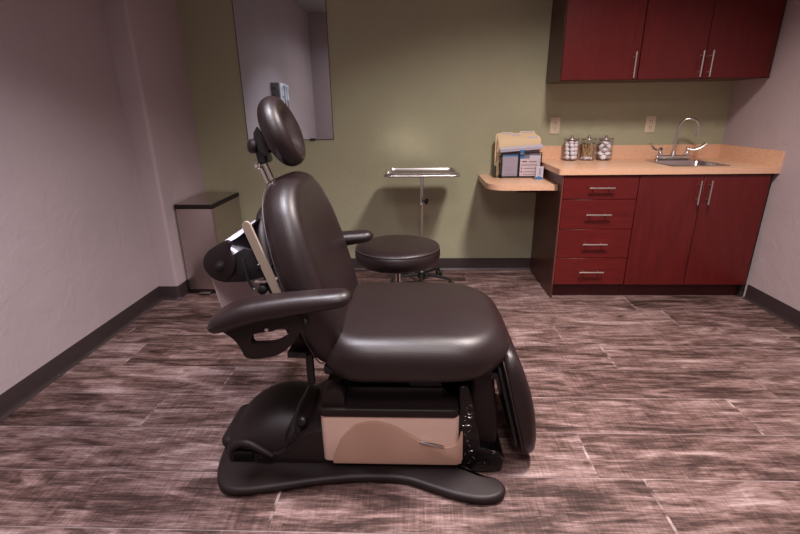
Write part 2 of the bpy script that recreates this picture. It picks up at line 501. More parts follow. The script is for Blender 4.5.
# plinth under motor cover and column
b = BM()
pl = [(-.60, .034), (.10, .034), (.10, .060), (-.34, .060), (-.34, .185), (-.385, .178), (-.43, .150), (-.47, .105), (-.52, .078), (-.60, .072)]
prism(b, pl, 1.375, 2 * CB - 1.375, 'xz', .006, 2)
mesh_obj('plinth', b, M_PLAS, ch)
for px_ in (-.585, -.36):
    b = BM(); lathe(b, [(.006, 0), (.006, .003), (.004, .004)], (px_, 1.376, .055), (0, -1, 0), 12)
    mesh_obj('screw', b, M_BLACK, ch)
# motor cover: dome, sectioned along x
b = BM(); rs = []
prof = [(-.748, .015, .110), (-.742, .042, .142), (-.722, .070, .168), (-.69, .100, .184), (-.655, .126, .190), (-.62, .147, .192), (-.58, .164, .192), (-.54, .173, .188), (-.50, .176, .182), (-.465, .172, .174), (-.435, .158, .162), (-.41, .132, .146), (-.396, .092, .125), (-.39, .03, .10)]
pts = smooth_path(prof, 3)
for p in pts:
    r_ = []
    for k in range(25):
        a = pi * k / 24
        ca, sa = cos(a), sin(a)
        yy = 1.572 - p.z * (abs(ca) ** .72) * (1 if ca > 0 else -1)
        r_.append(Vector((p.x, yy, .034 + max(p.y, .004) * (abs(sa) ** .72))))
    r_ += [Vector((p.x, 1.572 + p.z * .6, .030)), Vector((p.x, 1.572 - p.z * .6, .030))]
    rs.append(r_)
rings(b, rs)
mesh_obj('motor_cover', b, M_PLAS, ch)
b = BM(); cushion(b, rrect(-.775, -.690, 1.440, 1.690, .035, 6), .050, .022, lambda u, v, w: Vector((u, v, .056 + w)), n=60, k=4, inner=2)
mesh_obj('rear_bumper', b, M_PLAS, ch)
# lip hood at the left foot of the motor cover
b = BM()
arc = smooth_path([(-.700, 1.385, .036), (-.698, 1.390, .080), (-.668, 1.392, .108), (-.625, 1.388, .108), (-.58, 1.380, .088), (-.54, 1.374, .066)], 5)
tube(b, arc, [.010 + .008 * sin(pi * i / (len(arc) - 1)) for i in range(len(arc))], 10)
mesh_obj('motor_cover_lip', b, M_PLAS, ch)
b = BM()
box(b, (-.695, 1.374, .040), (-.615, 1.42, .085), .008); mesh_obj('pedal_slot', b, M_BLKG, ch)
b = BM()
lathe(b, [(.016, 0), (.018, .004), (.018, .018), (.012, .024)], (-.425, 1.425, .190), (-.2, -1, .3), 20)
mesh_obj('cable_socket', b, M_BLACK, ch)
# column cover
b = BM()
prism(b, rrect(-.347, .155, 1.362, 2 * CY - 1.362, .022, 6), .058, .258, 'xy', .006, 3)
mesh_obj('column_cover', b, M_BEIGE, ch)
wv = [(-.308, .060), (-.304, .090), (-.291, .122), (-.269, .172), (-.223, .222), (-.158, .241), (-.094, .228), (-.037, .195), (.02, .156), (.063, .139), (.10, .135), (.132, .142), (.150, .160), (.160, .200)]
w3 = smooth_path([(a, c, 0) for a, c in wv], 4)
poly = [(p.x, p.y) for p in w3] + [(.166, .200), (.168, .085), (.160, .066), (.148, .058), (-.300, .058)]
b = BM(); prism(b, poly, 1.350, 1.366, 'xz', .004, 2)
box(b, (.150, 1.352, .060), (.166, 1.60, .150), .006)
mesh_obj('cover_panel', b, M_BEIGE2, ch)
b = BM()
tube(b, smooth_path([(.012, 1.349, .160), (.04, 1.344, .159), (.07, 1.344, .153), (.098, 1.349, .141)], 5), .0048, 8)
mesh_obj('release_lever', b, M_CHROME, ch)
# tray lip over the column
b = BM()
prism(b, rrect(-.352, .152, 1.355, 2 * CY - 1.355, .024, 6), .257, .292, 'xy', .008, 3)
mesh_obj('column_rim', b, M_PLAS, ch)
b = BM()
for yy in (1.37, 2 * CY - 1.44):
    b = BM(); prism(b, rrect(-.335, -.255, .2925, .362, (.004, .004, .03, .03), 6), yy, yy + .07, 'xz', .006, 2); mesh_obj('column_shoulder', b, M_PLAS, ch)

# lift mechanism between column and seat
b = BM()
box(b, (-.29, 1.43, .285), (.10, 1.83, .335), .008)
prism(b, [(-.30, .42), (-.22, .30), (-.16, .30), (-.10, .42)], 1.46, 1.49, 'xz')
prism(b, [(-.06, .42), (-.02, .33), (.06, .30), (.12, .30), (.04, .42)], 1.44, 1.47, 'xz')
prism(b, [(-.30, .42), (-.22, .30), (-.16, .30), (-.10, .42)], 1.77, 1.80, 'xz')
prism(b, [(-.06, .42), (-.02, .33), (.06, .30), (.12, .30), (.04, .42)], 1.79, 1.82, 'xz')
box(b, (-.27, 1.50, .33), (.14, 1.76, .42), .01)
mesh_obj('lift_mechanism', b, M_BLACK, ch)
b = BM(); box(b, (-.33, 1.395, .405), (.27, 1.865, .440), .012, 3); mesh_obj('seat_pan', b, M_BLACK, ch)
# seat
so = rrect(-.335, .338, CY - .318, CY + .318, (.15, .20, .22, .15), 10)
b = BM()
def seat_top(u, v):
    a = (v - CY) / .305; e = max(0, (u - .10) / .24)
    return .018 * (1 - a * a) - .022 * e * e + .010 * max(0, (-u - .18) / .15) ** 2
def seat_bot(u, v):
    return .022 * max(0, (u - .02) / .30) ** 2
seat_to = lambda u, v, w: Vector((u, v, .483 + w))
cushion(b, so, .166, .072, seat_to, n=96, top=seat_top, bot=seat_bot, k=7, inner=9)
mesh_obj('seat', b, M_LEATH, ch)
b = BM(); piping(b, so, .010, -.040, .0022, seat_to, f=seat_bot); mesh_obj('seat_piping', b, M_SEAM, ch)
# backrest
RA = radians(15.5)
Vb = Vector((-sin(RA), 0, cos(RA))); Wb = Vector((cos(RA), 0, sin(RA))); Ub = Vector((0, 1, 0))
OB = Vector((-.293, CY, .432))
def bo(halfs):
    L = [(w, v) for v, w in halfs]; return L + [(-w, v) for w, v in reversed(L)]
hv = smooth_path([(.0, .0, 0), (.0, .15, 0), (.012, .21, 0), (.05, .250, 0), (.14, .284, 0), (.25, .304, 0), (.35, .304, 0), (.45, .290, 0), (.54, .258, 0), (.605, .210, 0), (.648, .145, 0), (.668, .07, 0), (.672, 0, 0)], 5)
half = [(p.x, p.y) for p in hv]
bout = [(w, v) for v, w in half if w >= 0] + [(-w, v) for v, w in reversed(half) if w > .001]
def bto(off): return lambda u, v, w: OB + Ub * u + Vb * v + Wb * (w + off)
def back_top(u, v):
    a = min(1, abs(u) / .24); vv = min(1, max(0, v / .66))
    return -.026 * (1 - a * a) ** 1.2 * sin(pi * min(1, vv * 1.05)) ** .6 + .018 * math.exp(-((v - .16) / .12) ** 2) * (1 - a * a)
b = BM()
cushion(b, bout, .132, .056, bto(.010), n=110, top=back_top, k=7, inner=9)
mesh_obj('backrest', b, M_LEATH, ch)
b = BM(); piping(b, bout, .006, -.044, .0022, bto(.004)); mesh_obj('backrest_piping', b, M_SEAM, ch)
b = BM()
bs2 = [(u * .86, .035 + v * .84) for u, v in bout]
cushion(b, bs2, .05, .024, bto(-.085), n=90, k=4, inner=3)
mesh_obj('back_shell', b, M_PLAS, ch)
# beige rail on the near side of the back, and its twin
for s in (-1, 1):
    b = BM()
    yy = CY + s * .276
    q = lambda v, w: (OB + Vb * v + Wb * w)
    a0, a1 = Vector((-.425, 0, .665)), Vector((-.523, 0, .962))
    n_ = 10; pr = []
    for p_, base in ((a0, pi), (a1, 0)):
        for k in range(n_ + 1):
            t_ = base + pi * k / n_
            pr.append(p_ + Wb * .013 * cos(t_) + Vb * .013 * sin(t_))
    prism(b, [(p.x, p.z) for p in pr], yy - .006, yy + .006, 'xz')
    mesh_obj('back_rail', b, M_BAR, ch)
b = BM()
for v in (.10, .30, .36, .43):
    p = q(v, -.118)
    box(b, (p.x - .012, CY - .258, p.z - .010), (p.x + .055, CY + .258, p.z + .010), .003)
for v, rr_ in ((.36, .016), (.44, .008), (.31, .009)):
    p = q(v, -.112 + (.02 if v != .36 else 0)); lathe(b, [(rr_, 0), (rr_, .010), (rr_ * .7, .013)], (p.x, CY - .272, p.z), (0, -1, 0), 16)
mesh_obj('back_frame', b, M_BLACK, ch)
# paper roll bracket
RC = Vector((-.622, 0, .832)); RY = CY - .262
brk = [(-.661, .790), (-.648, .776), (-.626, .768), (-.561, .769), (-.505, .783), (-.474, .790), (-.509, .831), (-.524, .880), (-.545, .884), (-.572, .870), (-.60, .85), (-.63, .82)]
for ya_, yb_ in ((RY, RY + .010), (2 * CY - RY - .010, 2 * CY - RY)):
    b = BM(); prism(b, brk, ya_, yb_, 'xz', .003, 2); mesh_obj('roll_bracket', b, M_BLACK, ch)
b = BM()
tube(b, [(-.545, RY + .01, .79), (-.545, 2 * CY - RY - .01, .79)], .012, 10)
mesh_obj('bracket_rod', b, M_BLACK, ch)
b = BM()
tube(b, smooth_path([(-.552, RY - .006, .850), (-.546, RY - .008, .81), (-.540, RY - .008, .775), (-.528, RY - .006, .748)], 4), [.005] * 12 + [.011], 8)
mesh_obj('roll_brake', b, M_BLACK, ch)
b = BM()
capo = [(-.676, .851), (-.678, .823), (-.666, .800), (-.65, .785), (-.626, .776), (-.598, .790), (-.582, .810), (-.577, .835), (-.579, .858), (-.587, .88), (-.581, .9), (-.587, .913), (-.605, .91), (-.633, .895), (-.66, .876)]
prism(b, [(p.x, p.y) for p in smooth_path([(x, z, 0) for x, z in capo], 3, closed=True)], RY - .016, RY - .001, 'xz', .004, 2)
mesh_obj('roll_end_cap', b, M_PLAS, ch)
b = BM(); lathe(b, [(.016, 0), (.016, .004), (.009, .006), (.009, .014), (.005, .016)], (RC.x, RY - .016, RC.z), (0, -1, 0), 16); mesh_obj('roll_axle', b, M_BLACK, ch)
# chin bracket below: lever + lower pull handle
b = BM(); tube(b, smooth_path([(-.52, RY - .004, .772), (-.48, RY - .010, .776), (-.44, RY - .004, .786)], 4), .006, 8); mesh_obj('release_bar', b, M_NICKEL, ch)
# headrest
RH = radians(20)
Vh = Vector((-sin(RH), 0, cos(RH))); Wh = Vector((cos(RH), 0, sin(RH)))
OH = Vector((-.462, CY, 1.226))
ho = [(.125 * cos(t), .122 * sin(t)) for t in [2 * pi * k / 60 for k in range(60)]]
b = BM()
def head_top(u, v): return -.034 * math.exp(-((u / .050) ** 2) - (v / .075) ** 4) 
cushion(b, ho, .084, .041, lambda u, v, w: OH + Ub * u + Vh * v + Wh * w, n=64, top=head_top, k=7, inner=6)
mesh_obj('headrest', b, M_LEATH, ch)
b = BM()
for s in (-1, 1):
    yy = CY + s * .030
    tube(b, [(-.470, yy, .98), (-.523, yy, 1.06), (-.545, yy, 1.12)], .0075, 10)
mesh_obj('headrest_rod', b, M_CHROME, ch)
b = BM()
mx = Matrix.Translation((-.538, CY, 1.160)) @ Matrix.Rotation(-radians(10), 4, 'Y')
box(b, (-.016, -.042, -.040), (.016, .042, .050), .008, 2, mx)
prism(b, [(-.55, 1.18), (-.548, 1.225), (-.535, 1.245), (-.515, 1.21), (-.50, 1.185), (-.515, 1.15)], CY - .05, CY - .035, 'xz')
prism(b, [(-.55, 1.18), (-.548, 1.225), (-.535, 1.245), (-.515, 1.21), (-.50, 1.185), (-.515, 1.15)], CY + .035, CY + .05, 'xz')
hm = mesh_obj('headrest_mount', b, M_BLACK, ch)
b = BM(); lathe(b, [(.004, 0), (.018, .003), (.024, .010), (.024, .022), (.016, .030), (.004, .032)], (-.545, CY - .036, 1.180), (-1, -.55, .1), 20); mesh_obj('headrest_knob', b, M_PLAS, ch)
b = BM(); lathe(b, [(.010, 0), (.012, .004), (.012, .014), (.006, .018)], (-.540, CY - .046, 1.118), (-.3, -1, 0), 16); mesh_obj('clamp_screw', b, M_CHROME, ch)
# armrests
def armrest(s):
    """s -1 near, +1 far"""
    yc = CY + s * (.366 if s < 0 else .345)
    AA = radians(7.5)
    A0 = Vector((-.635, yc, .697)); Ua = Vector((cos(AA), 0, sin(AA))); Wa = Vector((-sin(AA), 0, cos(AA)))
    up = smooth_path([(0, -.012, 0), (.004, -.05, 0), (.035, -.066, 0), (.12, -.060, 0), (.25, -.050, 0), (.38, -.046, 0), (.430, -.036, 0), (.448, 0, 0), (.430, .034, 0), (.38, .043, 0), (.25, .044, 0), (.12, .052, 0), (.04, .056, 0), (.006, .035, 0)], 4, closed=True)
    ou = [(p.x, p.y) for p in up]
    bb = BM()
    dn = lambda u, v: -.030 * max(0, (.13 - u) / .13) ** 1.6 + .010 * sin(pi * min(1, u / .44))
    dn2 = lambda u, v: -.016 * max(0, (.16 - u) / .16) ** 1.3 + .016 * (u / .44)
    cushion(bb, ou, .062, .028, lambda u, v, w: A0 + Ua * u + Vector((0, s * -v, 0)) + Wa * w, n=70, top=dn, bot=dn2, k=6, inner=5)
    mesh_obj('armrest', bb, M_LEATH, ch)
    ya = yc + s * -.012
    bb = BM()
    outer = smooth_path([(-.612, .648, 0), (-.575, .618, 0), (-.556, .585, 0), (-.545, .556, 0), (-.52, .548, 0), (-.46, .556, 0), (-.415, .578, 0), (-.380, .615, 0), (-.352, .662, 0), (-.36, .700, 0)], 4)
    hole = smooth_path([(-.518, .605, 0), (-.505, .600, 0), (-.45, .603, 0), (-.410, .622, 0), (-.392, .648, 0), (-.42, .655, 0), (-.455, .645, 0), (-.49, .640, 0), (-.515, .630, 0)], 4, closed=True)
    prism(bb, [(p.x, p.y) for p in outer] + [(-.60, .672)], ya - .014, ya + .014, 'xz', holes=[[(p.x, p.y) for p in hole]])
    mesh_obj('armrest_bracket', bb, M_PLAS, ch)
    bb = BM()
    tube(bb, [(-.372, ya, .655), (-.360, CY + s * .26, .640)], .016, 12)
    tube(bb, smooth_path([(-.43, ya, .675), (-.40, ya, .668), (-.375, ya, .650)], 4), .012, 10)
    mesh_obj('armrest_pivot', bb, M_BLACK, ch)
    bb = BM(); lathe(bb, [(.006, 0), (.006, .004), (.003, .006)], (-.465, ya - .014 if s < 0 else ya + .014, .652), (0, s, 0), 12); mesh_obj('bracket_screw', bb, M_NICKEL, ch)
armrest(-1); armrest(1)
# lower back bracket
b = BM()
for s in (-1, 1):
    yy = CY + s * .17
    box(b, (-.405, yy - .010, .33), (-.378, yy + .010, .50), .004)
box(b, (-.40, CY - .17, .435), (-.30, CY + .17, .455), .005)
mesh_obj('recline_bracket', b, M_BLACK, ch)
# cable looping down to the motor cover
b = BM()
tube(b, smooth_path([(-.40, 1.46, .32), (-.415, 1.44, .295), (-.435, 1.43, .26), (-.447, 1.41, .22), (-.452, 1.385, .165), (-.44, 1.38, .13), (-.425, 1.385, .125), (-.415, 1.395, .150)], 6), .0045, 8)
tube(b, smooth_path([(-.445, 1.415, .235), (-.47, 1.40, .19), (-.49, 1.385, .145), (-.486, 1.375, .11)], 6), .004, 8)
mesh_obj('power_cable', b, M_BLACK, ch)
# footrest: pad hanging from the seat front
FA = radians(14)
Vf = Vector((sin(FA), 0, -cos(FA))); Wf = Vector((cos(FA), 0, sin(FA)))
OF = Vector((.322, CY, .482))
FS = 1.145
fo = smooth_path([(0, 0, 0), (.16, 0, 0), (.215, .02, 0), (.240, .07, 0), (.250, .16, 0), (.250, .28, 0), (.236, .35, 0), (.195, .394, 0), (.12, .408, 0), (0, .410, 0), (-.12, .408, 0), (-.195, .394, 0), (-.236, .35, 0), (-.250, .28, 0), (-.250, .16, 0), (-.240, .07, 0), (-.215, .02, 0), (-.16, 0, 0)], 4, closed=True)
fol = [(p.x, p.y * FS) for p in fo]
b = BM()
ft = lambda u, v: .020 * sin(pi * min(1, max(0, v / .41))) - .006
cushion(b, fol, .070, .034, lambda u, v, w: OF + Ub * u + Vf * v + Wf * w, n=90, top=ft, k=6, inner=6)
mesh_obj('footrest', b, M_LEATH, ch)
b = BM(); piping(b, fol, .004, -.024, .0024, lambda u, v, w: OF + Ub * u + Vf * v + Wf * w); mesh_obj('footrest_piping', b, M_SEAM, ch)
b = BM()
cushion(b, [(u * .93, .02 + v * .9) for u, v in fol], .014, .006, lambda u, v, w: OF + Ub * u + Vf * v + Wf * (w - .042), n=70, k=2, inner=2)
box(b, (.245, CY - .03, .28), (.335, CY + .03, .40), .006)
for zz in (.40,):
    tube(b, [(.275, CY - .215, zz), (.275, CY + .215, zz)], .012, 10)
    for s in (-1, 1): lathe(b, [(.014, 0), (.014, .010), (.008, .013)], (.275, CY + s * .215, zz), (0, s, 0), 14)
mesh_obj('footrest_frame', b, M_BLACK, ch)
# inner calf cover
b = BM()
poly = smooth_path([(.195, .43, 0), (.195, .33, 0), (.200, .22, 0), (.220, .13, 0), (.250, .085, 0), (.285, .075, 0), (.303, .11, 0), (.305, .20, 0), (.290, .30, 0), (.272, .43, 0)], 4)
prism(b, [(p.x, p.y) for p in poly], 1.420, 2 * CY - 1.420, 'xz', .030, 5)
mesh_obj('leg_cover', b, M_PLAS, ch)
# glossy black lower skirt on the right of the column
b = BM()
poly = [(.150, .036), (.190, .036), (.205, .006), (.290, .006), (.318, .022), (.326, .065), (.300, .10), (.235, .115), (.225, .18), (.205, .30), (.180, .38), (.150, .38)]
prism(b, poly, 1.372, 2 * CY - 1.372, 'xz', .010, 3)
mesh_obj('bellows_skirt', b, M_BLKG, ch)
b = BM(); rnd = random.Random(5)
for i in range(22):
    z_ = .05 + .27 * rnd.random(); x_ = .172 + (.025 if z_ > .12 else .12) * rnd.random()
    a_ = rnd.random() * pi; l_ = .003 + .006 * rnd.random()
    tube(b, [(x_ - l_ * cos(a_), 1.3718, z_ - l_ * sin(a_)), (x_, 1.3712, z_), (x_ + l_ * cos(a_ + .8), 1.3718, z_ + l_ * sin(a_ + .8))], .0007, 4)
o_ = mesh_obj('bright_flecks', b, M_NICKEL, ch); o_['kind'] = 'stuff'  # small bright flecks laid over the near face of the skirt
# exam paper: roll on its bracket and the sheet that hangs from it
pr_ = thing('paper_roll', 'white exam paper roll held behind the chair backrest, its sheet hanging down', 'paper roll', (RC.x, CY, RC.z))
b = BM()
lathe(b, [(.012, RY + .012 - CY), (.052, RY + .012 - CY), (.052, -RY - .012 + CY), (.012, -RY - .012 + CY)], (RC.x, CY, RC.z), (0, 1, 0), 40)
mesh_obj('roll', b, M_PAPER, pr_)
b = BM()
line = smooth_path([(RC.x - .02, 0, RC.z + .0525), (-.585, 0, .905), (-.54, 0, .937), (-.520, 0, .957)], 5)
rings(b, [[Vector((p.x, RY + .03, p.z)), Vector((p.x, 2 * CY - RY - .03, p.z)), Vector((p.x, 2 * CY - RY - .03, p.z + .0012)), Vector((p.x, RY + .03, p.z + .0012))] for p in line])
mesh_obj('feed_sheet', b, M_PAPER, pr_)
b = BM()
line = smooth_path([(RC.x - .0525, 0, RC.z), (RC.x - .050, 0, .76), (RC.x - .040, 0, .70), (RC.x - .030, 0, .64), (RC.x - .028, 0, .57)], 5)
rings(b, [[Vector((p.x, RY + .02, p.z)), Vector((p.x, 2 * CY - RY - .03, p.z)), Vector((p.x + .0012, 2 * CY - RY - .03, p.z)), Vector((p.x + .0012, RY + .02, p.z))] for p in line])
mesh_obj('hanging_sheet', b, M_PAPERB, pr_)

# ------------------------------------------------------------------ rolling stool
SX, SY = -.099, 2.31
st = thing('rolling_stool', 'round dark brown padded stool on casters behind the exam chair', 'stool', (SX, SY, 0))
b = BM()
lathe(b, [(.05, .528), (.185, .528), (.208, .533), (.219, .546), (.225, .572), (.224, .598), (.215, .614), (.197, .623), (.15, .629), (.08, .632), (.001, .633)], (SX, SY, 0), n=72)
mesh_obj('seat', b, M_LEATH, st)
b = BM()
tube(b, [(SX + .2195 * cos(2 * pi * k / 72), SY + .2195 * sin(2 * pi * k / 72), .6135) for k in range(73)], .0025, 6, False)
mesh_obj('seat_piping', b, M_SEAM, st)
b = BM(); lathe(b, [(.10, .515), (.10, .5275), (.03, .5278)], (SX, SY, 0), n=32)
lathe(b, [(.014, .30), (.014, .527)], (SX, SY, 0), n=20); lathe(b, [(.025, .10), (.025, .33), (.018, .335)], (SX, SY, 0), n=24)
mesh_obj('column', b, M_CHROME, st)
def caster(bb, x, y, ang):
    c_, s_ = cos(ang), sin(ang)
    for w_ in (-.012, .012):
        lathe(bb, [(.006, -.007), (.022, -.007), (.0245, 0), (.022, .007), (.006, .007)], (x - s_ * w_, y + c_ * w_, .0247), (-s_, c_, 0), 20)
    tube(bb, [(x, y, .025), (x, y, .066)], .007, 8)
def star_base(root, cx, cy, rad, hub_h, n, ph, matl):
    for k in range(n):
        a = ph + 2 * pi * k / n
        bb = BM()
        tube(bb, [(cx + .015 * cos(a), cy + .015 * sin(a), hub_h), (cx + rad * .55 * cos(a), cy + rad * .55 * sin(a), hub_h - .006), (cx + rad * cos(a), cy + rad * sin(a), .066)], [.015, .013, .011], 8)
        mesh_obj('leg', bb, matl, root)
        bb = BM(); caster(bb, cx + rad * cos(a), cy + rad * sin(a), a + 1.1)
        mesh_obj('caster', bb, M_RUBBER, root)
    bb = BM(); lathe(bb, [(.030, hub_h - .03), (.034, hub_h - .02), (.034, hub_h + .02), (.026, hub_h + .03)], (cx, cy, 0), n=24); mesh_obj('hub', bb, matl, root)
star_base(st, SX, SY, .26, .10, 5, .5, M_BLACK)

# ------------------------------------------------------------------ instrument stand
MX, MY, MZ = .040, 3.35, .870
ms = thing('instrument_stand', 'steel instrument tray stand on casters by the green wall', 'instrument stand', (MX, MY, 0))
b = BM()
o1 = rrect(-.255, .255, -.17, .17, .045, 6)
rs = []
for (ins, z) in ((0.004, 0), (0, .004), (.004, .007), (.012, .004), (.020, -.014), (.030, -.020)):
    P_ = resample(o1, 80); out = []
    for i in range(80):
        t_ = (P_[(i + 1) % 80] - P_[i - 1]).normalized(); q_ = P_[i] + Vector((-t_.y, t_.x)) * ins
        out.append(Vector((MX + q_.x, MY + q_.y, MZ + z)))
    rs.append(out)
rs2 = [[p - Vector((0, 0, .0015)) for p in r] for r in reversed(rs)]
rings(b, rs2 + rs, True, True)
tr = mesh_obj('tray', b, M_TRAY, ms)
b = BM()
fr = [(MX + x, MY + y, MZ - .010) for x, y in rrect(-.262, .262, -.178, .178, .05, 5)]
tube(b, fr + [fr[0]], .0085, 10, False)
mesh_obj('tray_frame', b, M_TRAY, ms)
b = BM()
tube(b, [(MX, MY - .178, MZ - .010), (MX, MY, MZ - .028), (MX, MY + .178, MZ - .010)], .006, 8)
lathe(b, [(.013, -.05), (.013, 0), (.008, .006)], (MX, MY, MZ - .03), n=20)
lathe(b, [(.012, .60), (.012, .84)], (MX, MY, 0), n=20)
lathe(b, [(.0145, .08), (.0145, .60), (.016, .602), (.016, .64), (.013, .645)], (MX, MY, 0), n=20)
mesh_obj('pole', b, M_CHROME, ms)
b = BM(); tube(b, [(MX + .01, MY - .005, .655), (MX + .03, MY - .015, .655)], .005, 8)
lathe(b, [(.012, 0), (.020, .003), (.022, .010), (.020, .016), (.008, .018)], (MX + .026, MY - .015, .655), (1, -.6, 0), 18)
mesh_obj('height_knob', b, M_BLACK, ms)
star_base(ms, MX, MY, .235, .085, 5, -.35, M_BLACK)

# ------------------------------------------------------------------ rubbish bin
tb = thing('step_bin', 'tall rectangular stainless steel bin with dark lid rim against the left wall', 'bin', (-1.585, 3.40, 0))
bx0, bx1, by0, by1, bz = -1.717, -1.440, 3.140, 3.650, .680
b = BM(); prism(b, rrect(bx0, bx1, by0, by1, .018, 5), .035, bz - .035, 'xy'); mesh_obj('body', b, M_STEEL, tb)
b = BM(); prism(b, rrect(bx0 - .003, bx1 + .003, by0 - .003, by1 + .003, .020, 5), .001, .034, 'xy'); mesh_obj('base', b, M_PLAS, tb)
b = BM(); prism(b, rrect(bx0 - .005, bx1 + .005, by0 - .005, by1 + .005, .020, 5), bz - .034, bz - .004, 'xy', .004, 2); mesh_obj('lid_rim', b, M_PLAS, tb)
b = BM(); prism(b, rrect(bx0 + .006, bx1 - .006, by0 + .006, by1 - .006, .014, 5), bz - .004, bz, 'xy'); mesh_obj('lid', b, M_STEEL, tb)
b = BM(); box(b, (-1.62, by0 - .045, .012), (-1.535, by0 - .004, .022), .004); mesh_obj('pedal', b, M_STEEL, tb)

# ------------------------------------------------------------------ wall mirror
mr = thing('wall_mirror', 'tall frameless mirror hung on the sage green wall behind the exam chair', 'mirror', (-.987, D, 1.083))
b = BM(); box(b, (-1.320, D - .006, 1.083), (-.648, D - .0005, 2.30), 0); mesh_obj('mirror_glass', b, M_MIRROR, mr, smooth=False)
b = BM()
for (a_, c_) in (((-1.324, D - .0075, 1.0795), (-.644, D - .0005, 1.083)), ((-1.324, D - .0075, 1.083), (-1.320, D - .0005, 2.304)), ((-.648, D - .0075, 1.083), (-.644, D - .0005, 2.304)), ((-1.324, D - .0075, 2.3), (-.644, D - .0005, 2.304))): box(b, a_, c_)
mesh_obj('mirror_edge', b, M_SLOT, mr)
for x_ in (-.81, -1.16):
    b = BM(); box(b, (x_ - .022, D - .014, 1.074), (x_ + .022, D - .0005, 1.090), .002); mesh_obj('mirror_clip', b, M_BLACK, mr)

# ------------------------------------------------------------------ wall diagnostic unit (seen in the mirror)
wd = thing('diagnostic_unit', 'grey wall box with white handles, seen reflected in the mirror', 'medical device', (XL, .97, 1.38))
b = BM(); box(b, (XL + .001, .84, 1.385), (XL + .105, 1.12, 1.645), .008); mesh_obj('body', b, M_GREYBOX, wd)
b = BM(); box(b, (XL + .105, .845, 1.39), (XL + .125, 1.115, 1.64), .006); mesh_obj('front_plate', b, M_WHPL, wd)
for z_ in (1.47, 1.56):
    b = BM(); box(b, (XL + .03, 1.12, z_), (XL + .045, 1.122, z_ + .03)); box(b, (XL + .06, 1.12, z_ - .01), (XL + .07, 1.122, z_ + .01))
    mesh_obj('port', b, M_SLOT, wd)
for y_ in (.93, 1.04):
    b = BM(); lathe(b, [(.016, 0), (.018, .03), (.014, .06), (.014, .13), (.022, .15), (.022, .18), (.01, .19)], (XL + .16, y_, 1.43), n=16)
    tube(b, [(XL + .12, y_, 1.47), (XL + .16, y_, 1.47)], .008, 8); mesh_obj('handle', b, M_WHPL, wd)
    b = BM(); tube(b, smooth_path([(XL + .16, y_, 1.43), (XL + .16, y_ - .01, 1.33), (XL + .13, y_ - .04, 1.27), (XL + .11, y_ - .05, 1.34), (XL + .09, y_ - .03, 1.39)], 6), .006, 8); mesh_obj('cord', b, M_GREYBOX, wd)
sw = thing('wall_plate', 'small white plate high on the left wall, seen in the mirror', 'wall plate', (XL, -1.27, 2.68))  # small unidentified wall fixture, built as a plain plate
b = BM(); box(b, (XL + .0005, -1.31, 2.66), (XL + .012, -1.23, 2.80), .003); mesh_obj('plate', b, M_IVORY, sw)
b = BM(); box(b, (XL + .012, -1.285, 2.71), (XL + .018, -1.255, 2.75), .002); mesh_obj('rocker', b, M_WHPL, sw)

# ------------------------------------------------------------------ base cabinets
def bar_handle(p, L, axis, out=.032, r=.006, parent=None):
    """bar centre p on a face looking -y"""
    b = BM(); a = Vector(axis); p = Vector(p); c = p + Vector((0, -out, 0))
    tube(b, [c - a * L / 2, c + a * L / 2], r, 12)
    for s in (-.62, .62): tube(b, [p + a * L / 2 * s + Vector((0, .0008, 0)), c + a * L / 2 * s], r * .75, 8)
    return mesh_obj('handle', b, M_NICKEL, parent)
YF = D - .602   # carcass front
FT = .018
def carcass(root, x0, x1, z0, z1, yf, matl, toe=True, left_to_floor=False, top=True):
    b = BM()
    zt = 0.001 if left_to_floor else z0
    box(b, (x0, yf, zt), (x0 + .018, D - .001, z1)); box(b, (x1 - .018, yf, z0), (x1, D - .001, z1))
    box(b, (x0 + .018, D - .012, z0), (x1 - .018, D - .001, z1)); box(b, (x0 + .018, yf, z0), (x1 - .018, D - .012, z0 + .018))
    box(b, (x0 + .018, yf, z1 - .06), (x1 - .018, yf + .018, z1))
    if top: box(b, (x0 + .018, yf + .018, z1 - .018), (x1 - .018, D - .012, z1))
    return mesh_obj('body', b, matl, root)
ZT = .876
X0, X1, X2, X3 = .960, 1.463, 1.877, 2.300
dc = thing('drawer_cabinet', 'cherry red base cabinet with a stack of four drawers', 'cabinet', ((X0 + X1) / 2, D - .3, 0))
carcass(dc, X0 + .012, X1 - .001, .10, ZT, YF, M_RED, True)
b = BM(); box(b, (X0, YF - FT + .0, .001), (X0 + .0115, D - .001, ZT)); mesh_obj('end_panel', b, M_SIDE, dc)
b = BM(); box(b, (X0 + .004, YF - FT - .0012, .105), (X0 + .0115, YF - FT, ZT - .002)); mesh_obj('edge_band', b, M_EDGE, dc)
b = BM(); box(b, (X0 + .012, YF + .045, .001), (X1 - .20, YF + .060, .099)); box(b, (X1 - .198, YF + .045, .001), (X1 - .001, YF + .060, .099)); mesh_obj('toe_kick', b, M_TOE, dc)
zs = [.105, .303, .508, .713, .866]
for i in range(4):
    z0_, z1_ = zs[i] + .002, zs[i + 1] - .002
    b = BM(); box(b, (X0 + .015, YF - FT, z0_), (X1 - .003, YF - .0005, z1_), .0012, 1)
    dr = mesh_obj('drawer', b, M_REDH, dc)
    bar_handle(((X0 + X1) / 2 + .005, YF - FT, (z0_ + z1_) / 2 + .002), .166, (1, 0, 0), parent=dr)
sc = thing('sink_cabinet', 'cherry red base cabinet with two doors below the sink', 'cabinet', ((X1 + X3) / 2, D - .3, 0))
carcass(sc, X1 + .001, X3, .10, ZT, YF, M_RED, top=False)
b = BM()
for a_, c_ in ((X1 + .001, X1 + .28), (X1 + .282, X1 + .56), (X1 + .562, X3)): box(b, (a_, YF + .045, .001), (c_, YF + .060, .099))
mesh_obj('toe_kick', b, M_TOE, sc)
